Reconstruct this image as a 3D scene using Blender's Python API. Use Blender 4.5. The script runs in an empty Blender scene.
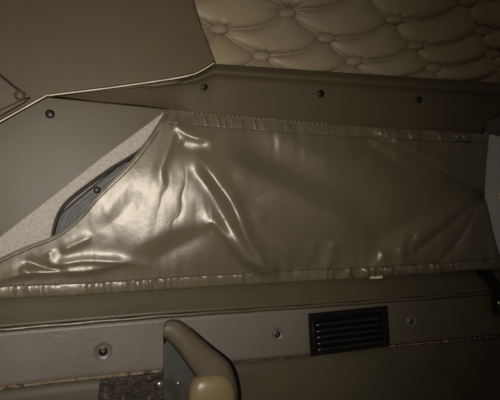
import bpy, bmesh, math, random
import numpy as np
from mathutils import Vector, noise

random.seed(3)
col = bpy.context.scene.collection
F = 458.0                      # focal length in pixels of the 500x400 frame
TH = math.radians(19.4)        # the wall runs away to the right
CT, ST = math.cos(TH), math.sin(TH)

# ------------------------------------------------------------------ geometry helpers
# World: the wall is the plane y = 0 (x along it, z up), the viewer stands about 1 m in front of it.
def P(px, py, y=0.0):
    a, c = (px - 250.0) / F, (200.0 - py) / F
    dx, dy = a * CT + ST, -a * ST + CT
    t = (y + 1.0) / dy
    return Vector((dx * t, y, c * t))

def pxm(px, py, y=0.0):
    return (P(px, py + 1, y) - P(px, py, y)).length

def Parr(px, py, y):
    a, c = (px - 250.0) / F, (200.0 - py) / F
    dx, dy = a * CT + ST, -a * ST + CT
    t = (y + 1.0) / dy
    return np.stack([dx * t, y + 0 * t, c * t], -1)

def smooth_line(pts, n=8):
    pts = [np.array(p, float) for p in pts]
    out = []
    for i in range(len(pts) - 1):
        p0 = pts[max(i - 1, 0)]; p1 = pts[i]; p2 = pts[i + 1]; p3 = pts[min(i + 2, len(pts) - 1)]
        for k in range(n):
            t = k / n
            out.append(0.5 * ((2 * p1) + (-p0 + p2) * t + (2 * p0 - 5 * p1 + 4 * p2 - p3) * t * t + (-p0 + 3 * p1 - 3 * p2 + p3) * t ** 3))
    out.append(pts[-1])
    return out

def lin(x, pts):
    return np.interp(x, [p[0] for p in pts], [p[1] for p in pts])

# ------------------------------------------------------------------ scene-tree helpers
def thing(name, label, cat, loc, group=None):
    o = bpy.data.objects.new(name, None); col.objects.link(o)
    o.empty_display_size = 0.02
    o.location = loc; o['label'] = label; o['category'] = cat
    if group: o['group'] = group
    return o

def world_loc(o):
    v = Vector((0, 0, 0))
    while o is not None:
        v += o.location; o = o.parent
    return v

def link(name, verts, faces, mat, parent=None, smooth=True, angle=None, loc=None):
    """verts in world coordinates"""
    base = world_loc(parent) if parent else Vector((0, 0, 0))
    origin = Vector(loc) if loc is not None else (Vector(verts[0]) if parent is None else base)
    me = bpy.data.meshes.new(name)
    me.from_pydata([tuple(Vector(v) - origin) for v in verts], [], faces)
    me.update()
    if smooth: me.polygons.foreach_set('use_smooth', [True] * len(me.polygons))
    o = bpy.data.objects.new(name, me); col.objects.link(o)
    o.location = origin - base
    if parent: o.parent = parent
    me.materials.append(mat)
    if angle is not None:
        me.set_sharp_from_angle(angle=math.radians(angle))
    return o

def recalc(o):
    bm = bmesh.new(); bm.from_mesh(o.data)
    bmesh.ops.recalc_face_normals(bm, faces=bm.faces)
    bm.to_mesh(o.data); bm.free()

def grid(name, V, mat, parent=None, thick=0, closed=False, **kw):
    """V: array rows x cols x 3"""
    V = np.asarray(V); r, c = V.shape[:2]
    f = []
    for i in range(r - 1):
        for j in range(c - 1):
            f.append((i * c + j, i * c + j + 1, (i + 1) * c + j + 1, (i + 1) * c + j))
        if closed:
            f.append((i * c + c - 1, i * c, (i + 1) * c, (i + 1) * c + c - 1))
    o = link(name, [tuple(v) for v in V.reshape(-1, 3)], f, mat, parent, **kw)
    if thick:
        m = o.modifiers.new('solid', 'SOLIDIFY'); m.thickness = abs(thick); m.offset = -1 if thick > 0 else 1
    return o

def plate(name, pts, yf, thick, mat, parent=None, bevel=0.002, seg=3, angle=35):
    """a flat plate with the outline pts (as seen), front at depth yf, going back by thick"""
    fn = yf if callable(yf) else (lambda a, b: yf)
    fr = [P(a, b, fn(a, b)) for a, b in pts]
    n = len(fr)
    bk = [v + Vector((0, thick, 0)) for v in fr]
    faces = [tuple(range(n)), tuple(range(2 * n - 1, n - 1, -1))]
    for i in range(n):
        j = (i + 1) % n
        faces.append((j, i, n + i, n + j))
    o = link(name, fr + bk, faces, mat, parent, smooth=True)
    recalc(o)
    o.data.set_sharp_from_angle(angle=math.radians(angle))
    if bevel:
        m = o.modifiers.new('soft', 'BEVEL'); m.width = bevel; m.segments = seg; m.limit_method = 'ANGLE'
        m.angle_limit = math.radians(40); m.harden_normals = False
    return o

def tube_arrays(pts, rad, n=8):
    pts = [Vector(p) for p in pts]
    rads = rad if hasattr(rad, '__len__') else [rad] * len(pts)
    rings = []
    up = Vector((0, -1, 0))
    for i, p in enumerate(pts):
        t = (pts[min(i + 1, len(pts) - 1)] - pts[max(i - 1, 0)]).normalized()
        s = t.cross(up)
        s = s.normalized() if s.length > 1e-5 else Vector((1, 0, 0))
        b = s.cross(t).normalized()
        rings.append([p + (s * math.cos(q) + b * math.sin(q)) * rads[i] for q in [2 * math.pi * k / n for k in range(n)]])
    return rings

def tube(name, pts, rad, mat, parent=None, n=8):
    rings = tube_arrays(pts, rad, n)
    V, f = [], []
    for r in rings: V += r
    for i in range(len(rings) - 1):
        for k in range(n):
            f.append((i * n + k, i * n + (k + 1) % n, (i + 1) * n + (k + 1) % n, (i + 1) * n + k))
    f.append(tuple(range(n))); f.append(tuple((len(rings) - 1) * n + k for k in range(n))[::-1])
    o = link(name, V, f, mat, parent); recalc(o)
    return o

def lathe(name, c, axis, prof, mat, parent=None, n=28, squash=1.0, angle=40):
    """prof: list of (radius, height along axis); axis points to the viewer"""
    axis = Vector(axis).normalized()
    s = axis.cross(Vector((0, 0, 1))).normalized(); u = s.cross(axis).normalized()
    V, f = [], []
    for r, h in prof:
        for k in range(n):
            q = 2 * math.pi * k / n
            V.append(Vector(c) + axis * h + (s * math.cos(q) + u * math.sin(q) * squash) * r)
    for i in range(len(prof) - 1):
        for k in range(n):
            f.append((i * n + k, i * n + (k + 1) % n, (i + 1) * n + (k + 1) % n, (i + 1) * n + k))
    f.append(tuple(range(n))); f.append(tuple((len(prof) - 1) * n + k for k in range(n))[::-1])
    o = link(name, V, f, mat, parent); recalc(o); o.data.set_sharp_from_angle(angle=math.radians(angle))
    return o

# ------------------------------------------------------------------ materials
def srgb(c):
    return tuple(((v / 255 / 12.92) if v / 255 <= 0.04045 else ((v / 255 + 0.055) / 1.055) ** 2.4) for v in c) + (1.0,)

def mat(name, rgb, rough=0.5, var=0.12, vscale=6, bump=0.0, bscale=300, bump2=0.0, b2scale=30, metal=0.0, spec=0.5,
        rgb2=None, mix_scale=20, mix_lo=0.45, mix_hi=0.6, rvar=0.08, stretch=None, coat=0.0, grad=None):
    m = bpy.data.materials.new(name); m.use_nodes = True
    nt = m.node_tree; N = nt.nodes; L = nt.links
    b = N['Principled BSDF']
    tc = N.new('ShaderNodeTexCoord'); src = tc.outputs['Object']
    if stretch:
        mp = N.new('ShaderNodeMapping'); mp.inputs['Scale'].default_value = stretch
        L.new(src, mp.inputs['Vector']); src = mp.outputs['Vector']
    n1 = N.new('ShaderNodeTexNoise'); n1.inputs['Scale'].default_value = vscale; n1.inputs['Detail'].default_value = 6
    L.new(src, n1.inputs['Vector'])
    base = srgb(rgb)
    r = N.new('ShaderNodeValToRGB')
    r.color_ramp.elements[0].position = 0.3; r.color_ramp.elements[1].position = 0.7
    r.color_ramp.elements[0].color = tuple(v * (1 - var) for v in base[:3]) + (1,)
    r.color_ramp.elements[1].color = tuple(min(1, v * (1 + var)) for v in base[:3]) + (1,)
    L.new(n1.outputs['Fac'], r.inputs['Fac'])
    out = r.outputs['Color']
    if rgb2:
        n3 = N.new('ShaderNodeTexNoise'); n3.inputs['Scale'].default_value = mix_scale; n3.inputs['Detail'].default_value = 8
        n3.inputs['Roughness'].default_value = 0.65
        L.new(src, n3.inputs['Vector'])
        rr = N.new('ShaderNodeValToRGB'); rr.color_ramp.elements[0].position = mix_lo; rr.color_ramp.elements[1].position = mix_hi
        L.new(n3.outputs['Fac'], rr.inputs['Fac'])
        mx = N.new('ShaderNodeMix'); mx.data_type = 'RGBA'
        L.new(rr.outputs['Color'], mx.inputs['Factor']); L.new(out, mx.inputs['A']); mx.inputs['B'].default_value = srgb(rgb2)
        out = mx.outputs['Result']
    if grad:      # base colour shifts to a second colour along X
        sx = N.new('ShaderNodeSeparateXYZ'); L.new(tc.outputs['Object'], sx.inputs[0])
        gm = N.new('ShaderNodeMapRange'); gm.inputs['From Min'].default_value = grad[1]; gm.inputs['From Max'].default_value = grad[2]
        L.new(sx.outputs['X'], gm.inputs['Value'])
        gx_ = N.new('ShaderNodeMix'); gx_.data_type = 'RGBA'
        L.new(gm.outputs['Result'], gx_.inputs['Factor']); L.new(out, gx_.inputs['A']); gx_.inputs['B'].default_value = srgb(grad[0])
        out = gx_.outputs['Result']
    L.new(out, b.inputs['Base Color'])
    mr = N.new('ShaderNodeMapRange'); mr.inputs['To Min'].default_value = max(0.02, rough - rvar); mr.inputs['To Max'].default_value = min(1, rough + rvar)
    L.new(n1.outputs['Fac'], mr.inputs['Value']); L.new(mr.outputs['Result'], b.inputs['Roughness'])
    b.inputs['Metallic'].default_value = metal
    b.inputs['Specular IOR Level'].default_value = spec
    b.inputs['Coat Weight'].default_value = coat
    last = None
    for s, sc, dist in ((bump2, b2scale, 0.004), (bump, bscale, 0.001)):
        if s:
            nb = N.new('ShaderNodeTexNoise'); nb.inputs['Scale'].default_value = sc; nb.inputs['Detail'].default_value = 4
            L.new(src, nb.inputs['Vector'])
            bp = N.new('ShaderNodeBump'); bp.inputs['Strength'].default_value = s; bp.inputs['Distance'].default_value = dist
            L.new(nb.outputs['Fac'], bp.inputs['Height'])
            if last: L.new(last, bp.inputs['Normal'])
            last = bp.outputs['Normal']
    if last: L.new(last, b.inputs['Normal'])
    return m

M = {
 'vinyl': mat('olive_vinyl', (104, 94, 73), 0.40, 0.10, 5, bump=0.15, bscale=500, bump2=0.16, b2scale=45, spec=1.0, rvar=0.06, metal=0.2),
 'hem': mat('olive_vinyl_hem', (108, 98, 77), 0.38, 0.12, 9, bump=0.15, bscale=500, bump2=0.25, b2scale=80, spec=1.0, metal=0.2),
 'button': mat('covered_button', (130, 117, 91), 0.55, 0.07, 6, bump=0.2, bscale=500, spec=0.35),
 'tuft': mat('beige_leatherette', (144, 130, 103), 0.5, 0.07, 6, bump=0.2, bscale=500, bump2=0.12, b2scale=40, spec=0.45),
 'side': mat('brown_panel', (82, 69, 47), 0.55, 0.12, 4, bump=0.15, bscale=260, spec=0.35),
 'rail': mat('brown_moulding', (80, 70, 51), 0.48, 0.08, 5, bump=0.14, bscale=320, spec=0.4),
 'bead': mat('edge_highlight', (206, 196, 178), 0.35, 0.3, 30, spec=0.6),
 'strip': mat('textured_grey_plastic', (156, 146, 133), 0.45, 0.22, 320, bump=1.0, bscale=360, bump2=0.35, b2scale=140, spec=0.5),
 'seal': mat('black_rubber', (34, 31, 27), 0.55, 0.2, 30, spec=0.35),
 'insert': mat('ribbed_grey_plastic', (100, 99, 97), 0.5, 0.15, 60, bump=0.3, spec=0.4),
 'low': mat('lower_sheet', (73, 65, 48), 0.48, 0.1, 8, bump=0.3, bscale=300, spec=0.4),
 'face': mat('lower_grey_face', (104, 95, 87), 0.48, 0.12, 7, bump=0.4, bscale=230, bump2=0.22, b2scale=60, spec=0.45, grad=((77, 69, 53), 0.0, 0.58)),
 'lip': mat('ledge_lip', (78, 70, 53), 0.45, 0.15, 50, spec=0.45),
 'lipglint': mat('lip_highlight', (158, 147, 132), 0.4, 0.4, 70, spec=0.5),
 'slat': mat('glossy_black_slat', (27, 26, 24), 0.28, 0.25, 70, bump=0.4, bscale=90, spec=0.6),
 'kick': mat('kick_panel', (69, 62, 46), 0.55, 0.15, 6, bump=0.3, bscale=250, spec=0.35),
 'black': mat('black_plastic', (15, 14, 12), 0.4, 0.2, 60, bump=0.2, spec=0.3),
 'void': mat('dark_void', (8, 8, 7), 0.8, 0.1, 20, spec=0.1),
 'screw': mat('black_screw', (20, 18, 15), 0.4, 0.1, 30, metal=0.2, spec=0.4),
 'socket': mat('screw_centre', (60, 56, 49), 0.4, 0.2, 60, metal=0.4),
 'washer': mat('dimple_washer', (92, 84, 74), 0.45, 0.15, 60, spec=0.45),
 'rust': mat('rusty_edge', (112, 96, 76), 0.7, 0.3, 60, bump=0.8, bscale=160, rgb2=(52, 36, 24), mix_scale=70, mix_lo=0.5, mix_hi=0.58),
 'rustline': mat('rust_line', (78, 56, 38), 0.75, 0.4, 60, bump=0.8, bscale=160, rgb2=(52, 40, 28), mix_scale=40),
 'chip': mat('chipped_paint', (140, 116, 98), 0.6, 0.3, 60, bump=0.8, bscale=160, rgb2=(50, 34, 24), mix_scale=90, mix_lo=0.45, mix_hi=0.53),
 'rustplate': mat('dirty_steel', (48, 41, 32), 0.5, 0.4, 40, bump=0.9, bscale=120, bump2=0.5, b2scale=60, metal=0.3, rgb2=(92, 80, 60), mix_scale=80, mix_lo=0.55, mix_hi=0.66),
 'shell': mat('bracket_shell', (84, 75, 58), 0.5, 0.08, 10, bump=0.2, bscale=300, spec=0.4),
 'cavity': mat('bracket_cavity', (72, 70, 66), 0.38, 0.2, 15, bump=0.3, bscale=120, spec=0.5, rgb2=(52, 47, 40), mix_scale=14),
 'tan': mat('tan_pad', (114, 98, 70), 0.36, 0.08, 12, bump=0.15, bscale=300, spec=0.5),
 'steel': mat('worn_steel', (140, 136, 126), 0.3, 0.3, 80, metal=0.8),
 'felt': mat('grey_felt', (196, 192, 187), 0.85, 0.18, 300, bump=0.9, bscale=420, spec=0.15),
 'brass': mat('brass', (255, 218, 168), 0.35, 0.1, 50, metal=0.0),
 'thread': mat('dark_thread', (70, 60, 45), 0.6, 0.1, 50),
 'pale': mat('pale_thread', (140, 127, 104), 0.6, 0.15, 50),
 'white': mat('pale_tag', (200, 190, 170), 0.6, 0.1, 60),
 'wall': mat('dark_backing', (42, 37, 29), 0.7, 0.15, 8, bump=0.2),
 'right': mat('right_facet', (78, 68, 58), 0.6, 0.12, 8, bump=0.2, spec=0.3),
 'gusset': mat('brown_gusset', (80, 66, 46), 0.5, 0.12, 8, bump=0.2, spec=0.4),
}

def screw(parent, px, py, y, rpx, mt='screw', washer=False):
    k = pxm(px, py, y); r = rpx * k
    c = P(px, py, y)
    ax = (0, -1, 0)
    if washer:
        w = lathe('screw', c, ax, [(r, -0.002), (r, 0.0006), (r * 0.92, 0.0016), (r * 0.72, 0.0004), (r * 0.60, -0.0004), (r * 0.5, 0.0012), (r * 0.45, 0.0014)], M['washer'], parent)
        h = lathe('screw_head', c, ax, [(r * 0.46, -0.001), (r * 0.46, 0.0022), (r * 0.36, 0.0034), (r * 0.2, 0.0034), (r * 0.17, 0.001)], M['screw'], w)
        return w
    s = lathe('screw', c, ax, [(r, -0.002), (r, 0.001), (r * 0.85, 0.0026), (r * 0.5, 0.0034), (r * 0.42, 0.0034), (r * 0.36, 0.0016)], M[mt], parent)
    lathe('screw_socket', c, ax, [(r * 0.30, 0.0012), (r * 0.26, 0.003), (r * 0.1, 0.0032)], M['socket'], s, n=12)
    return s

# ================================================================== SETTING
def struct(o):
    o['kind'] = 'structure'; return o

back = struct(plate('wall_back', [(-160, -140), (760, -140), (760, 560), (-160, 560)], 0.16, 0.02, M['wall'], bevel=0))
# dark facet that closes the bay on the right
V = []
for b in np.linspace(20, 420, 24):
    V.append([P(lin(b, [(20, 588), (106, 503), (132, 479), (150, 486), (420, 500)]), b, np.interp(b, [20, 128, 142, 420], [-0.008, -0.008, 0.03, 0.03])), P(640, b, -0.05)])
wr = struct(grid('wall_right', V, M['right'], thick=0.012)); recalc(wr)
# panel under the rusty seam
SEAM = [(-160, 405), (-40, 393), (0, 388.5), (60, 381), (160, 371), (235, 362), (310, 355.5), (390, 346), (500, 335.5), (640, 322)]
KX = np.linspace(-160, 640, 90)
V = []
for dy, yy in ((-8, 0.004), (0, -0.004), (3, -0.012), (12, -0.017), (60, -0.02), (150, -0.02)):
    V.append([P(x, lin(x, SEAM) + dy, yy) for x in KX])
kp = struct(grid('wall_lower', V, M['kick'], thick=-0.006)); recalc(kp)

# ================================================================== UPPER MOULDING (rail + left face)
TOP = [(150, 63), (214, 63.5), (330, 71.5), (500, 83), (640, 92)]
mt = thing('molded_trim', 'dark brown molded trim running above the vinyl cover with four black screws', 'trim panel', P(300, 125, 0.0))
prof = [(3, 0.10), (0.5, 0.05), (0, 0.006), (0.8, -0.014), (3, -0.028), (6, -0.036), (8, -0.038), (10, -0.035), (12, -0.029), (14, -0.024), (17, -0.021), (30, -0.013), (48, -0.002), (64, 0.010), (70, 0.02)]
def face_y(a, b):    # depth of the left side face
    return -0.004 + 0.00004 * (a - 46)
UPL = smooth_line([(20, 110), (46, 95), (110, 88), (170, 79), (196, 73), (214, 63.5)], 6)
LOL = smooth_line([(20, 112), (46, 97), (100, 102), (150, 107), (176, 114), (196, 126), (214, 133.5)], 6)
V = []
XL = np.concatenate([np.linspace(20, 214, 60), np.linspace(216, 640, 110)])
for d, y in prof:
    row = []
    xmax = np.interp(d, [0, 10, 18, 23, 50, 70], [640, 640, 520, 504, 481, 474])
    for x in XL:
        if x <= 214:
            a, b = lin(x, UPL), lin(x, LOL)
            py = a + (b - a) * d / 70.0 if d > 6 else a + d * (x - 20) / 194.0 * 1.0
            yo = np.interp(x, [20, 46, 196, 214], [-0.006, -0.012, -0.032, -0.034]) * (1 - d / 70.0) + np.interp(x, [20, 46, 150, 214], [-0.003, -0.003, 0.002, 0.02]) * d / 70.0
            k = np.clip((x - 120) / 94.0, 0, 1); k = k * k * (3 - 2 * k)
            if d < 3: yo = y; k = 1
            row.append(P(x, py, y * k + yo * (1 - k)))
        else:
            xx = 214 + (x - 214) * (xmax - 214) / (640 - 214)
            row.append(P(xx, lin(xx, TOP) + d, y))
    V.append(row)
g = grid('rail', V, M['rail'], mt, thick=0.005); recalc(g)
# side face
plate('side_face', [(-110, 186), (0, 122.5), (20, 111), (45.5, 96.5), (100, 102), (150, 107), (190, 112), (190, 135), (120, 165), (60, 215), (-20, 275), (-110, 340)],
      face_y, 0.012, M['rail'], mt, bevel=0.003)
for (sx, sy, r) in ((204, 86.5, 3.9), (321, 93.5, 3.7), (419, 99.5, 3.3)):
    d = sy - lin(sx, TOP)
    yy = float(np.interp(d, [p[0] for p in prof], [p[1] for p in prof])) - 0.0008
    screw(mt, sx, sy, yy, r)
screw(mt, 50, 114, face_y(50, 114) - 0.0005, 4.4)

# ================================================================== UPPER LEFT SIDE PANEL
sp = thing('side_panel', 'large smooth brown panel with a painted lower-edge highlight, left of the tufted padding', 'wall panel', P(130, 80, -0.03))
ol = [(-120, -120), (158, -120), (196, 13), (214, 62), (196, 72.5), (170, 78.5), (46, 95), (-120, 184)]
plate('panel', ol, lambda a, b: -0.042 + 0.00003 * (200 - a), 0.028, M['side'], sp, bevel=0.003, seg=4)
eg = [(-120, 185.5), (-40, 143), (0, 121.5), (44, 97), (50, 95.3), (110, 87.8), (170, 79.2), (190, 75.2), (198, 72.5), (207, 67.5), (214, 63)]
tube('edge_bead', [P(a, b, -0.046 + 0.00003 * (200 - a)) for a, b in smooth_line(eg, 4)], 0.0014, M['bead'], sp)  # pale colour paints in the light caught by the panel's lower bevel
tube('edge_seam', [P(a, b, -0.0425) for a, b in smooth_line([(158, -120), (196, 13), (205, 38), (214, 62)], 4)], 0.0014, M['gusset'], sp)

# gusset in the far left corner
gp = thing('corner_gusset', 'small brown triangular corner piece with a domed rivet at the left edge', 'trim piece', P(20, 95, -0.045))
plate('gusset', [(-110, 10), (-40, 46), (0, 74), (14, 85), (26, 93), (30, 97), (24, 102), (0, 115.5), (-110, 172)], -0.0505, 0.012, M['gusset'], gp, bevel=0.0015)
tube('edge_fold', [P(a, b, -0.052) for a, b in smooth_line([(-60, 36), (-30, 53), (0, 75), (14, 86.5), (22, 92)], 5)], [0.0022] * 20 + [0.001], M['seal'], gp)
k = pxm(20, 95, -0.05)
lathe('rivet', P(20, 95.5, -0.050), (0.1, -1, 0.0), [(5.5 * k, 0), (5.2 * k, 0.003), (3.8 * k, 0.006), (1.8 * k, 0.0078), (0.3 * k, 0.008)], M['gusset'], gp)
tube('lower_fold', [P(a, b, -0.051) for a, b in [(-60, 137), (0, 110), (20, 101), (30, 97)]], 0.0012, M['seal'], gp)

# ================================================================== TUFTED BACK PADDING
btn = {(0, 0): (219, 29), (1, 0): (261, 56), (0, 1): (287, 13), (1, 1): (326, 38), (2, 1): (354, 61), (1, 2): (394, 19), (2, 2): (415, 45), (3, 2): (433, 68), (2, 3): (482, 30.5), (3, 3): (492, 54)}
A, bb = [], []
for (i, j), (x, y) in btn.items():          # projective fit: button lattice -> outline plane
    A.append([i, j, 1, 0, 0, 0, -x * i, -x * j]); bb.append(x)
    A.append([0, 0, 0, i, j, 1, -y * i, -y * j]); bb.append(y)
h = np.linalg.lstsq(np.array(A, float), np.array(bb, float), rcond=None)[0]
H = np.append(h, 1).reshape(3, 3); Hi = np.linalg.inv(H)
def tuft_ij(x, y):
    q = np.stack([x, y, np.ones_like(x)], -1) @ Hi.T
    return q[..., 0] / q[..., 2], q[..., 1] / q[..., 2]
def tuft_xy(i, j):
    q = H @ np.array([i, j, 1.0]); return q[0] / q[2], q[1] / q[2]
TB = 0.058                                   # depth of the button plane
def tuft_h(x, y):
    i, j = tuft_ij(x, y)
    fi, fj = i - np.floor(i), j - np.floor(j)
    iw = i - 0.20 * np.abs(np.sin(np.pi * j)) ** 1.2
    jw = j + 0.05 * np.sin(np.pi * iw) ** 2
    si, sj = np.abs(np.sin(np.pi * iw)), np.abs(np.sin(np.pi * jw))
    p = (1 - (1 - si) ** 2.0) ** 0.6 * (1 - (1 - sj) ** 1.6) ** 0.5
    # radiating gathers close to the buttons
    ni, nj = np.round(i), np.round(j)
    dx, dy = i - ni, j - nj
    rr = np.hypot(dx, dy); an = np.arctan2(dy, dx)
    gather = np.exp(-(rr / 0.22) ** 2) * 0.13 * np.cos(an * 9 + 2.2 * ni) * np.clip(rr / 0.08, 0, 1)
    dimple = -0.55 * np.exp(-(rr / 0.13) ** 2)
    return p + gather + dimple
gx, gy = np.meshgrid(np.linspace(150, 640, 460), np.linspace(-110, 118, 230))
hh = tuft_h(gx, gy)
yy = TB - 0.024 * hh
tb = thing('tufted_padding', 'beige diamond-tufted leatherette padding with covered buttons above the dark trim', 'padding', P(350, 75, 0.06))
o = grid('quilted_cover', Parr(gx, gy, yy), M['tuft'], tb, thick=0.004); recalc(o)
for i in range(-3, 6):
    for j in range(-2, 7):
        x, y = btn.get((i, j), tuft_xy(i, j))
        if not (150 < x < 620 and -95 < y < 76): continue
        if y < 8 and (i, j) not in btn and y < -60: continue
        if x < 214 and y > -30 and (i, j) not in btn: continue
        k = pxm(x, y, TB); yb = TB - 0.006
        sc = 1.0 if x < 300 else 0.95
        lathe('button', P(x, y, yb), (-0.28, -1, -0.0), [(8.0 * k * sc, -0.018), (9.2 * k * sc, -0.002), (9.0 * k * sc, 0.001), (7.8 * k * sc, 0.0035), (5.4 * k * sc, 0.0052), (2.6 * k * sc, 0.0061), (0.4 * k, 0.0064)], M['button'], tb, squash=0.56)

# ================================================================== GREY STRIP, SEAL, RIBBED INSERT
st = thing('window_surround', 'pale grey textured plastic surround strip running diagonally up to the cover corner', 'trim strip', P(60, 210, -0.01))
outer = [(-110, 326), (-60, 285), (0, 236), (50, 197), (100, 158), (147, 124), (163, 112)]
rim = [(166, 119), (141, 148), (110, 168), (82, 188), (67, 200.5), (58, 212.5), (53, 227), (51, 240)]
rim_s = [tuple(p) for p in smooth_line(rim, 6)]
plate('surround', outer + [(168, 113)] + rim_s + [(52, 256), (0, 300), (-110, 360)], -0.0085, 0.02, M['strip'], st, bevel=0.0035, seg=4, angle=40)
tube('rubber_seal', [P(a + 1.2, b + 1.2, -0.003) for a, b in rim_s], 0.0034, M['seal'], st)
ri = thing('ribbed_insert', 'grey ribbed plastic insert in the slanted opening beside the cover, one screw', 'insert', P(90, 200, 0.01))
rs = np.array(rim_s + [(51, 258)])
tang = np.gradient(rs, axis=0); tang /= np.linalg.norm(tang, axis=1)[:, None]
nrm = np.stack([-tang[:, 1], tang[:, 0]], 1)             # outline normal
if (nrm[10] @ np.array([1, 1])) < 0: nrm = -nrm
V = []
for d in np.linspace(-1, 30, 70):
    w = np.clip(np.arange(len(rs)) / 10.0, 0.15, 1)
    q = rs + nrm * (d * w)[:, None]
    yv = 0.012 + 0.0022 * np.cos(d * 2 * math.pi / 4.0) * 0.5 - (0.002 if 5 < d < 8.5 else 0)
    V.append([P(a, b, yv) for a, b in q])
o = grid('ribs', V, M['insert'], ri, thick=0.003); recalc(o)
screw(ri, 97, 190, 0.0095, 3.4)

# ================================================================== LOWER TRIM
LIP = [(-160, 343), (-40, 333.5), (0, 330), (165, 316), (330, 305), (490, 293), (640, 282)]
lt = thing('lower_trim', 'grey-brown lower trim ledge below the cover with a painted lip highlight and three recessed screws', 'trim panel', P(200, 340, -0.02))
X = np.linspace(-160, 640, 130)
yscale = lambda x: np.interp(x, [0, 500], [1, 0.74])
V = []
for d, y in ((-60, 0.030), (-48, 0.024), (-32, 0.010), (-16, -0.006), (-5, -0.017), (-2, -0.021)):
    V.append([P(x, lin(x, LIP) + d * yscale(x), y) for x in X])
o = grid('upper_sheet', V, M['low'], lt, thick=0.004); recalc(o)
V = []
for d, y in ((-2.6, -0.020), (-1.6, -0.0255), (-0.2, -0.028), (1.4, -0.0265), (2.4, -0.021)):
    V.append([P(x, lin(x, LIP) + d * yscale(x) + 0.25 * math.sin(x * 0.11) , y) for x in X])
o = grid('lip', V, M['lip'], lt, thick=0.003); recalc(o)
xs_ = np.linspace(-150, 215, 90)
tube('edge_highlight', [P(x, lin(x, LIP) - 0.3 + 0.25 * math.sin(x * 0.11), -0.0288) for x in xs_], [0.0016 * (0.75 + 0.6 * abs(noise.noise((x * 0.2, 2, 5)))) * np.clip((215 - x) / 120, 0.05, 1) for x in xs_], M['lipglint'], lt)  # pale tube painting a highlight on the left part of the lip
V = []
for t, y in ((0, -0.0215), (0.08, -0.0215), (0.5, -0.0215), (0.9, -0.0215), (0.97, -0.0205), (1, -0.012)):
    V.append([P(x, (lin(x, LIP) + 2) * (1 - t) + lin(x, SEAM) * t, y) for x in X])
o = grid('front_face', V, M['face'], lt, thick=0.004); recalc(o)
for sx, sy, r in ((103, 351, 9.0), (277, 334, 6.6), (411, 321.5, 5.6)):
    screw(lt, sx, sy, -0.0222, r, washer=True)
# chipped, rusty seam along the bottom edge
def seam_bead(name, x0, x1, m, r, off=0, y=-0.020):
    xs = np.linspace(x0, x1, max(8, int((x1 - x0) / 3)))
    pts = [P(x, lin(x, SEAM) + off + 0.5 * noise.noise((x * 0.13, 3, 0)), y) for x in xs]
    rr = [r * (0.75 + 0.6 * abs(noise.noise((x * 0.31, 7, 1)))) * (0.25 if i in (0, len(xs) - 1) else 1) for i, x in enumerate(xs)]
    return tube(name, pts, rr, m, lt)
seam_bead('seam_edge', -150, 163, M['rust'], 0.0042, 0.0)
seam_bead('rust_seam', 222, 310, M['rustline'], 0.0028, 0.3)
seam_bead('chipped_seam', 388, 500, M['chip'], 0.0028, 0.4)
seam_bead('dark_seam', 500, 636, M['rustline'], 0.0024, 0.4)

# ================================================================== VINYL COVER
TOPE = [(166, 109.5), (172, 110), (250, 117), (330, 124), (400, 128.5), (480, 133.5), (488, 134)]
BOT = [(-110, 309), (-80, 305), (0, 298.5), (75, 295.5), (150, 290.5), (235, 285), (300, 281.5), (380, 277), (440, 272.5), (504, 268)]
LEFT = [(168, 110.5), (152, 136), (130, 165), (100, 196), (80, 219), (55, 237), (25, 248.5), (0, 260), (-30, 275), (-70, 292), (-82, 305)]
RIGHT = [(489, 134), (487, 150), (485, 172), (484.5, 192), (489, 215), (496, 245), (504, 268)]
NR, NC = 240, 560
Ls = np.array(smooth_line(LEFT, 10)); Rs = np.array(smooth_line(RIGHT, 10))
tL = (Ls[:, 1] - Ls[0, 1]) / (Ls[-1, 1] - Ls[0, 1]); tR = (Rs[:, 1] - Rs[0, 1]) / (Rs[-1, 1] - Rs[0, 1])
tt = np.linspace(0, 1, NR); ss = np.linspace(0, 1, NC)
lx, ly = np.interp(tt, tL, Ls[:, 0]), np.interp(tt, tL, Ls[:, 1])
rx, ry = np.interp(tt, tR, Rs[:, 0]), np.interp(tt, tR, Rs[:, 1])
def cover_xy(S, T):
    """S, T arrays 0..1 -> outline coordinates (bilinear blend that follows all four edges)"""
    LX, LY = np.interp(T, tt, lx), np.interp(T, tt, ly)
    RX, RY = np.interp(T, tt, rx), np.interp(T, tt, ry)
    x = LX * (1 - S) + RX * S
    xt = lx[0] * (1 - S) + rx[0] * S; xb = lx[-1] * (1 - S) + rx[-1] * S
    et = lin(xt, TOPE) - (ly[0] * (1 - S) + ry[0] * S)
    eb = lin(xb, BOT) - (ly[-1] * (1 - S) + ry[-1] * S)
    y = LY * (1 - S) + RY * S + et * (1 - T) + eb * T
    return x, y

def ridge(X, Y, pts, h, w, taper=True, w2=None):
    """a fold along a line: height h, width w on the left of travel and w2 on the right"""
    q = np.array(smooth_line(pts, 6)); best = np.full(X.shape, 1e9); sgn = np.zeros(X.shape); par = np.zeros(X.shape)
    n = len(q) - 1
    for k in range(n):
        a, b = q[k], q[k + 1]; d = b - a; L2 = d @ d + 1e-9
        t = np.clip(((X - a[0]) * d[0] + (Y - a[1]) * d[1]) / L2, 0, 1)
        ex, ey = X - a[0] - t * d[0], Y - a[1] - t * d[1]
        ds = np.hypot(ex, ey); m = ds < best
        best = np.where(m, ds, best); sgn = np.where(m, np.sign(d[0] * ey - d[1] * ex), sgn); par = np.where(m, (k + t) / n, par)
    ww = np.where(sgn > 0, w, w2 if w2 else w)
    e = np.exp(-(best / ww) ** 1.6)
    if taper: q_ = np.clip(np.minimum(par, 1 - par) * 3.5, 0, 1); e = e * q_ * q_ * (3 - 2 * q_)
    return h * e

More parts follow.
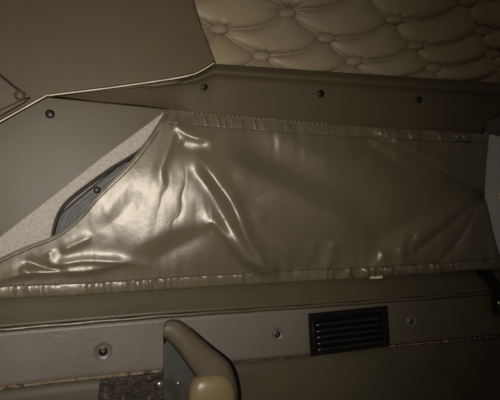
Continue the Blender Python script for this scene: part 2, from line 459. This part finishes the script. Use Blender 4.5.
def noise2(X, Y, sx, sy, seed):
    """smooth value noise, vectorised"""
    r = np.random.RandomState(seed); N = 256; tab = r.rand(N, N)
    u, v = X / sx + 1000, Y / sy + 1000
    i, j = np.floor(u).astype(int), np.floor(v).astype(int)
    fu, fv = u - i, v - j
    fu, fv = fu * fu * (3 - 2 * fu), fv * fv * (3 - 2 * fv)
    g = lambda a, b: tab[a % N, b % N]
    return (g(i, j) * (1 - fu) + g(i + 1, j) * fu) * (1 - fv) + (g(i, j + 1) * (1 - fu) + g(i + 1, j + 1) * fu) * fv - 0.5

def cover_h(X, Y, T):
    """height of the cloth towards the viewer, metres"""
    top, bot = lin(X, TOPE), lin(X, BOT)
    v = np.clip((Y - top) / (bot - top), 0, 1)
    bulge = np.sin(np.pi * np.clip(T, 0, 1) ** 0.82) ** 0.9
    hgt = bulge * (0.034 * np.exp(-((X - 262) / 130.0) ** 2) + 0.006)
    r = lambda *a, **k: ridge(X, Y, *a, **k)
    hgt += r([(172, 116), (180, 129), (194, 137), (216, 140)], 0.010, 5, w2=9)
    hgt += r([(174, 108), (173, 134), (166, 156), (161, 172), (166, 196)], 0.007, 9, w2=5)
    hgt -= r([(178, 143), (192, 150), (212, 148)], 0.005, 8)
    hgt += r([(190, 140), (199, 156), (207, 168), (217, 182), (231, 202), (240, 225), (250, 245), (264, 267), (290, 305)], 0.017, 8, w2=15)
    hgt += r([(224, 186), (238, 212), (246, 234), (256, 252), (268, 272), (292, 308)], 0.013, 7, w2=12)
    hgt += r([(222, 222), (236, 242), (248, 258), (262, 270), (284, 290)], 0.007, 5, w2=8)
    hgt -= r([(186, 166), (202, 180), (214, 198), (224, 222), (238, 248)], 0.005, 8)
    hgt -= r([(220, 165), (238, 190), (250, 220), (264, 250)], 0.004, 10)
    hgt += r([(196, 232), (213, 222), (226, 236), (243, 257), (262, 266), (280, 272)], 0.011, 6, w2=9)
    hgt -= r([(210, 232), (190, 240), (165, 253), (148, 264)], 0.006, 12)
    hgt += r([(205, 224), (180, 228), (150, 240), (120, 258)], 0.004, 12)
    hgt += r([(250, 200), (262, 224), (280, 243), (300, 268)], 0.013, 13, w2=20)
    hgt += r([(212, 148), (242, 168), (282, 188), (335, 218), (380, 250)], 0.016, 26, w2=14)
    hgt -= r([(228, 140), (270, 160), (330, 186), (390, 212)], 0.016, 22)
    hgt += r([(258, 124), (300, 146), (350, 176)], 0.006, 14)
    # low left creases
    hgt += r([(-20, 286), (22, 274), (50, 272), (92, 270), (140, 258)], 0.008, 3.5, w2=7)
    hgt += r([(46, 264), (62, 264), (84, 261), (116, 262), (160, 266)], 0.006, 4, w2=6)
    hgt -= r([(22, 258), (46, 268), (70, 270)], 0.005, 5)
    hgt += r([(48, 250), (50, 258), (47, 264)], 0.003, 5)
    hgt += r([(60, 252), (76, 244), (94, 236)], 0.004, 5)
    hgt += r([(20, 268), (27, 272), (30, 280)], 0.003, 4)
    hgt += r([(84, 226), (110, 208), (128, 184), (140, 160)], 0.002, 12)
    hgt -= r([(96, 232), (122, 214), (142, 190)], 0.002, 10)
    # bottom puckers in the middle and right
    hgt += r([(333, 240), (331, 256), (326, 274)], 0.007, 6)
    hgt += r([(386, 250), (379, 262), (366, 282)], 0.008, 6, w2=9)
    hgt += r([(402, 246), (402, 260), (396, 280)], 0.006, 6)
    hgt += r([(300, 268), (310, 255), (316, 236)], 0.003, 5)
    hgt += r([(455, 250), (462, 262)], 0.003, 4)
    # tension folds running to the snap at the right edge
    hgt += r([(385, 138), (425, 162), (482, 195)], 0.012, 12, taper=False)
    hgt -= r([(370, 146), (420, 174), (480, 196)], 0.012, 10, taper=False)
    hgt += r([(404, 246), (448, 218), (482, 197)], 0.011, 13, taper=False)
    hgt -= r([(380, 236), (440, 208), (480, 197)], 0.008, 14, taper=False)
    hgt -= r([(372, 134), (418, 160), (450, 180), (481, 196)], 0.012, 4.5, taper=False)
    hgt -= r([(418, 250), (452, 222), (481, 197)], 0.009, 5, taper=False)
    hgt -= r([(440, 262), (464, 232), (481, 198)], 0.006, 4, taper=False)
    hgt -= r([(410, 262), (408, 246), (416, 232)], 0.006, 4)
    hgt += r([(482, 197), (488, 225), (496, 262)], 0.004, 4, taper=False)
    hgt += r([(482, 197), (470, 230), (466, 262)], 0.004, 6)
    hgt -= 0.010 * np.exp(-(((X - 481) / 9) ** 2 + ((Y - 196) / 9) ** 2))
    # small crumples, stronger on the slack left half
    slack = np.clip(1.1 - (X - 60) / 330.0, 0.25, 1)
    hgt += slack * bulge * (0.0045 * noise2(X + 0.4 * Y, Y, 34, 48, 1) + 0.0012 * noise2(X, Y + 0.5 * X, 11, 22, 2) + 0.0003 * noise2(X, Y, 4, 8, 5))
    hgt -= bulge * 0.0015 * np.exp(-((X - 178) / 26.0) ** 2 - ((Y - 205) / 34.0) ** 2) * (1 - np.abs(2 * noise2(X + 4 * noise2(X, Y, 14, 14, 8), Y, 11, 60, 9))) ** 3
    near = np.exp(-((1 - v) * (bot - top) / 20.0)) + np.exp(-(v * (bot - top) / 18.0))
    hgt += near * np.where(X > 250, 0.0060 + 0.006 * np.clip((X - 250) / 150, 0, 1), 0.0060) * noise2(X, Y * 0.2, 6.5, 14, 3)
    edge = np.clip(np.minimum(v, 1 - v) * 14, 0, 1)
    return 0.004 + hgt * (0.25 + 0.75 * edge)

def base_y(X, Y, T):
    # top edge is fixed on the rail foot, bottom edge lies on the lower sheet
    return -0.010 - 0.006 * np.sin(np.pi * np.clip(T, 0, 1))

cv = thing('vinyl_cover', 'large wrinkled olive-brown vinyl cover with gathered hems stretched across the wall', 'cover', P(250, 285, -0.01))
S, T = np.meshgrid(ss, tt)
CX, CY = cover_xy(S, T)
CYY = base_y(CX, CY, T) - cover_h(CX, CY, T)
o = grid('sheet', Parr(CX, CY, CYY), M['vinyl'], cv, thick=0.0015); recalc(o)

def hem(name, t0, t1, yoff, seed, s0=0.02, s1=0.998, amp=0.0062, nr=22, ncol=1000):
    s = np.linspace(s0, s1, ncol); t = np.linspace(t0, t1, nr)
    S2, T2 = np.meshgrid(s, t); hx, hy = cover_xy(S2, T2)
    e = (T2 - t0) / (t1 - t0)
    puff = np.sin(np.pi * e) ** 0.6
    mod = np.clip(0.6 + 1.6 * noise2(hx, hx * 0, 28, 50, seed + 20), 0.1, 1.3)
    rg = lambda n: (1 - np.abs(2 * n)) ** 2.2 - 0.45
    pk = rg(noise2(hx + 0.8 * np.sin(e * 5), e * 2.0, 6.0, 9, seed)) + 0.8 * noise2(hx, e * 3, 9, 9, seed + 1)
    hgt = 0.0030 + puff * 0.0035 + (0.35 + puff) * amp * mod * pk * (1 + 0.9 * np.clip((hx - 200) / 200, 0, 1))
    y = base_y(hx, hy, T2) - cover_h(hx, hy, T2) - yoff - hgt
    dy = 0.9 * noise2(hx, hx * 0, 9, 9, seed + 5) * (1 if t0 > 0.5 else -1) * (e if t0 > 0.5 else (1 - e))
    o = grid(name, Parr(hx, hy + dy, y), M['hem'], cv, thick=0.0015); recalc(o)
    return o
HT, HB = 0.066, 0.932
hem('top_hem', -0.002, HT, -0.001, 11)
hem('bottom_hem', HB, 1.004, -0.001, 31)

def stitches(name, t, yoff, m, pitch, ln, r, s0, s1, tilt=0):
    V, f = [], []
    x0, _ = cover_xy(np.array([s0]), np.array([t])); x1, _ = cover_xy(np.array([s1]), np.array([t]))
    n = int((x1[0] - x0[0]) / pitch)
    for k in range(n):
        s = s0 + (s1 - s0) * (k + 0.5) / n
        ds = (s1 - s0) / n * ln * 0.5
        aa = np.array([s - ds, s, s + ds]); ta = np.array([t - tilt, t, t + tilt])
        x, y = cover_xy(aa, ta)
        d = base_y(x, y, ta) - cover_h(x, y, ta) - yoff
        pts = [P(x[q], y[q], d[q] - (0.0006 if q == 1 else 0)) for q in range(3)]
        rg = tube_arrays(pts, r, 5); b0 = len(V)
        for rr in rg: V += rr
        for i in range(2):
            for q in range(5):
                f.append((b0 + i * 5 + q, b0 + i * 5 + (q + 1) % 5, b0 + (i + 1) * 5 + (q + 1) % 5, b0 + (i + 1) * 5 + q))
    return link(name, V, f, m, cv)
stitches('top_stitching', HT + 0.004, 0.0035, M['thread'], 4.0, 0.55, 0.0008, 0.024, 0.995)
stitches('bottom_stitching', HB - 0.004, 0.0035, M['thread'], 4.0, 0.55, 0.0008, 0.03, 0.995)
stitches('edge_stitching', 0.994, 0.0062, M['thread'], 4.0, 0.5, 0.0007, 0.03, 0.995)
stitches('rim_stitching', 0.002, 0.0052, M['pale'], 4.4, 0.35, 0.0009, 0.03, 0.5, tilt=0.006)
# corded binding along the slanted free edge
tb_ = np.linspace(0.0, 0.96, 120)
bx, by = cover_xy(np.zeros(120), tb_)
bd = base_y(bx, by, tb_) - cover_h(bx, by, tb_)
tube('edge_binding', [P(a - 0.6, b - 0.6, c - 0.001) for a, b, c in zip(bx, by, bd)], 0.0020, M['vinyl'], cv)
tube('edge_cord', [P(a + 1.6 + 1.5 * math.sin(t * 9), b + 1.6, c - 0.0025) for a, b, c, t in zip(bx, by, bd, tb_)], 0.0011, M['thread'], cv)
# snap where the tension folds meet
k = pxm(481, 196, -0.01)
sx_, sy_ = 481.5, 196
sd = float(base_y(sx_, sy_, np.array(0.46)) - cover_h(np.array([sx_]), np.array([float(sy_)]), np.array([0.46]))[0])
lathe('snap_button', P(sx_, sy_, sd - 0.0005), (0, -1, 0), [(2.2 * k, 0), (2.0 * k, 0.002), (1.0 * k, 0.003), (0.2 * k, 0.0031)], M['screw'], cv, n=16)
# pale scrap sticking out below the bottom hem
tg = link('pale_tag', [P(369.5, 276.5, -0.0215), P(382.5, 275.6, -0.0215), P(382.8, 278.0, -0.020), P(376, 278.6, -0.0195), P(369.8, 278.6, -0.020)], [(0, 1, 2, 3, 4)], M['white'], None, smooth=False)
m_ = tg.modifiers.new('solid', 'SOLIDIFY'); m_.thickness = 0.0006
tg['label'] = 'small pale paper scrap sticking out under the bottom hem of the cover'; tg['category'] = 'scrap'

# ================================================================== AIR VENT
vt = thing('air_vent', 'black rectangular louvred air vent set in the lower trim', 'vent', P(348, 350, -0.02))
q0 = [(307.5, 313.5), (387.5, 305.5), (390, 346), (310.5, 356.5)]
def qb(u, v):
    (ax, ay), (bx_, by_), (cx, cy), (dx, dy) = q0
    x = (ax * (1 - u) + bx_ * u) * (1 - v) + (dx * (1 - u) + cx * u) * v
    y = (ay * (1 - u) + by_ * u) * (1 - v) + (dy * (1 - u) + cy * u) * v
    return x, y
FY = -0.034
ring_out = [qb(u, v) for u, v in ((0, 0), (1, 0), (1, 1), (0, 1))]
ring_in = [qb(u, v) for u, v in ((0.085, 0.14), (0.93, 0.14), (0.93, 0.90), (0.085, 0.90))]
V = [P(a, b, FY) for a, b in ring_out] + [P(a, b, FY) for a, b in ring_in] + [P(a, b, FY + 0.016) for a, b in ring_out] + [P(a, b, FY + 0.012) for a, b in ring_in]
f = []
for i in range(4):
    j = (i + 1) % 4
    f += [(i, j, 4 + j, 4 + i), (j, i, 8 + i, 8 + j), (4 + i, 4 + j, 12 + j, 12 + i)]
fr = link('frame', V, f, M['black'], vt); recalc(fr); fr.data.set_sharp_from_angle(angle=math.radians(30))
m_ = fr.modifiers.new('soft', 'BEVEL'); m_.width = 0.0016; m_.segments = 2
plate('backing', ring_in, FY + 0.0095, 0.001, M['void'], vt, bevel=0)
for k in range(5):
    v = 0.225 + 0.145 * k
    row = []
    for u in np.linspace(0.09, 0.925, 14):
        wob = 0.002 * math.sin(u * 9 + k)
        pa, pb = qb(u, v + wob), qb(u, v + 0.075 + wob)
        row.append((P(pa[0], pa[1], FY + 0.0085), P(pa[0] * .5 + pb[0] * .5, pa[1] * .5 + pb[1] * .5, FY + 0.003), P(*pb, FY - 0.0005), P(*qb(u, v + 0.098 + wob), FY + 0.001)))
    o = grid('slat', [[r[q] for r in row] for q in range(4)], M['slat'], vt, thick=0.0012); recalc(o)
a0, a1 = qb(0.055, 0.16), qb(0.06, 0.93)
tube('side_rib', [P(*a0, FY - 0.0005), P(*a1, FY - 0.0005)], 0.0016, M['black'], vt)

# ================================================================== MOULDED BRACKET AT THE BOTTOM
br = thing('molded_bracket', 'olive-brown curved plastic bracket with dark cavity and tan pad below the trim', 'bracket', P(200, 388, -0.06))
outc = smooth_line([(163.5, 326), (166, 321), (173, 319.8), (181, 322), (193, 332), (209, 346), (224, 358), (231, 367), (236, 382), (238, 400), (238, 440)], 6)
inn = smooth_line([(163.5, 336), (165, 338), (168, 340), (173, 345), (180, 353), (188, 365), (196, 376), (203, 386), (206, 400), (206, 420), (206, 440)], 6)
V = []
for k in np.linspace(0, 1, 14):
    dep = -0.066 - 0.016 * math.sin(math.pi * min(1, k * 0.9)) ** 0.6 if 0 < k < 1 else -0.058
    V.append([P(a[0] * (1 - k) + b[0] * k, a[1] * (1 - k) + b[1] * k, dep - 0.012 * (i / len(outc))) for i, (a, b) in enumerate(zip(outc, inn))])
V = [[P(a[0] + 1.5, a[1] - 0.5, -0.024) for a in outc]] + V + [[P(b[0] - 1, b[1] + 1, -0.030) for b in inn]]
o = grid('shell', V, M['shell'], br, thick=0.003); recalc(o)
tube('shadow_edge', [P(a[0] + 1.6, a[1] - 0.9, -0.050) for a in outc[22:]], [0.0008 + 0.0026 * min(1, i / 22) for i in range(len(outc) - 22)], M['void'], br)  # black tube standing in for the shadow gap beside the bracket
plate('cavity_plate', [(163.5, 330), (176, 345), (192, 366), (203, 384), (206, 440), (163.5, 440)], -0.036, 0.006, M['cavity'], br, bevel=0.001)
plate('slot', [(163.6, 337.5), (165.4, 337.5), (166.2, 340), (165.6, 343.5), (163.8, 343.5)], -0.0395, 0.004, M['void'], br, bevel=0.0008)
# tan pad: a rounded block
bm = bmesh.new(); bmesh.ops.create_icosphere(bm, subdivisions=4, radius=1)
vs = []
c = P(212, 401, -0.079); k = pxm(212, 401, -0.079)
for v in bm.verts:
    q = v.co
    s = lambda z, p: math.copysign(abs(z) ** p, z)
    vs.append(Vector((c.x + s(q.x, 0.7) * 24 * k - 0.14 * q.z * k * 20, c.y + s(q.y, 0.75) * 0.026, c.z + s(q.z, 0.8) * 28 * k)))
fs = [tuple(v.index for v in f_.verts) for f_ in bm.faces]; bm.free()
link('tan_pad', vs, fs, M['tan'], br)
for (a, b, r) in ((185, 371, 1.6), (178, 383, 2.4)):
    k = pxm(a, b, -0.04)
    lathe('rivet', P(a, b, -0.0385), (0, -1, 0), [(r * k, 0), (r * k * .9, 0.002), (r * k * .5, 0.004), (0.1 * k, 0.0045)], M['steel'] if b > 375 else M['cavity'], br, n=14)

# ================================================================== RUSTY STEEL UNDER THE SEAM
rp = thing('rusty_plate', 'dirty rusted steel plate with bolts under the chipped edge at lower left', 'metal plate', P(140, 400, -0.03))
plate('plate', [(100, 381), (126, 378), (150, 374.5), (163, 373), (163, 450), (92, 450)], -0.030, 0.006, M['rustplate'], rp, bevel=0.001)
for (a, b, r) in ((150, 378.5, 3.4), (160, 384.5, 3.6)):
    k = pxm(a, b, -0.03)
    lathe('bolt', P(a, b, -0.0305), (0.1, -1, 0.1), [(r * k, -0.001), (r * k, 0.002), (r * k * 0.7, 0.004), (r * k * 0.2, 0.0046)], M['steel'] if a > 155 else M['rustplate'], rp, n=10)
plate('folded_tab', [(146, 376), (156, 374), (157, 386), (158, 420), (147, 420)], -0.034, 0.003, M['rustplate'], rp, bevel=0.001)

# ================================================================== RIGHT: FELT PANEL WITH EYELET, STRAP, LATCH
ff = thing('felt_flap', 'grey felt flap with a brass eyelet behind the right end of the cover', 'flap', P(500, 200, 0.02))
xs0 = [(128, 486), (134, 484), (196, 474), (262, 494), (274, 500)]
V = []
for b in np.linspace(128, 274, 40):
    V.append([P(np.interp(b, [p[0] for p in xs0], [p[1] for p in xs0]) * (1 - k) + 600 * k, b - 8 * k, 0.014 + 0.003 * math.sin(b * 0.05) * k) for k in np.linspace(0, 1, 20)])
o = grid('felt', V, M['felt'], ff, thick=0.004); recalc(o)
k = pxm(496.8, 195.8, 0.0125)
ey = lathe('eyelet', P(496.8, 195.8, 0.0125), (-0.25, -1, 0), [(3.9 * k, -0.003), (3.7 * k, 0.0012), (3.0 * k, 0.0024), (2.2 * k, 0.0020), (1.7 * k, 0.0006), (1.6 * k, -0.001)], M['brass'], ff, n=24)
lathe('eyelet_hole', P(496.8, 195.8, 0.0120), (-0.25, -1, 0), [(1.7 * k, 0), (1.65 * k, 0.0016), (0.2 * k, 0.0017)], M['void'], ey, n=14)

sb = thing('black_strap', 'black strap hanging below the right end of the cover over the lower trim', 'strap', P(490, 275, -0.02))
cl = smooth_line([(480, 262), (485, 273), (494, 285), (503, 300), (516, 318), (530, 345)], 6)
V = [[P(p[0] + d, p[1] - 0.25 * d, np.interp(p[1] - 0.25 * d, [262, 277, 288, 294, 350], [-0.003, -0.006, -0.024, -0.034, -0.034]) - 0.001 * math.cos(d * 0.3)) for p in cl] for d in np.linspace(-6.5, 6.5, 7)]
o = grid('webbing', V, M['black'], sb, thick=0.002); recalc(o)
lc = thing('black_latch', 'small black latch with shiny tip on the strap at lower right', 'latch', P(500, 303, -0.05))
plate('latch_body', [(494.5, 296), (512, 294), (514, 314), (496, 315)], -0.044, 0.010, M['black'], lc, bevel=0.002)
k = pxm(499, 303, -0.05)
lathe('latch_tip', P(499.5, 303, -0.044), (-0.3, -1, 0.2), [(2.6 * k, 0), (2.4 * k, 0.003), (1.4 * k, 0.005), (0.2 * k, 0.0055)], M['steel'], lc, n=14)

# ================================================================== CAMERA AND LIGHT
cam = bpy.data.cameras.new('camera'); co = bpy.data.objects.new('camera', cam); col.objects.link(co)
co.location = (0, -1.0, 0); co.rotation_euler = (math.pi / 2, 0, -TH)
cam.sensor_width = 36; cam.lens = 36 * F / 500; cam.clip_start = 0.02
bpy.context.scene.camera = co

def lamp(name, kind, loc, target, energy, color, **kw):
    l = bpy.data.lights.new(name, kind); o = bpy.data.objects.new(name, l); col.objects.link(o)
    o.location = loc; d = Vector(target) - Vector(loc); o.rotation_euler = d.to_track_quat('-Z', 'Y').to_euler()
    l.energy = energy; l.color = color
    for a, v in kw.items(): setattr(l, a, v)
    return o
lamp('hand_light', 'SPOT', (-0.05, -1.02, 0.03), P(135, 225, 0), 34, (1.0, 0.955, 0.88), spot_size=math.radians(92), spot_blend=1.0, shadow_soft_size=0.022)
lamp('cabin_fill', 'AREA', (-0.5, -1.2, 0.9), P(200, 200, 0), 1.8, (1.0, 0.92, 0.8), size=0.8)

w = bpy.data.worlds.new('world'); bpy.context.scene.world = w; w.use_nodes = True
w.node_tree.nodes['Background'].inputs[0].default_value = (0.9, 0.8, 0.62, 1); w.node_tree.nodes['Background'].inputs[1].default_value = 0.04
vs_ = bpy.context.scene.view_settings
vs_.view_transform = 'Standard'; vs_.look = 'None'; vs_.exposure = 0.0
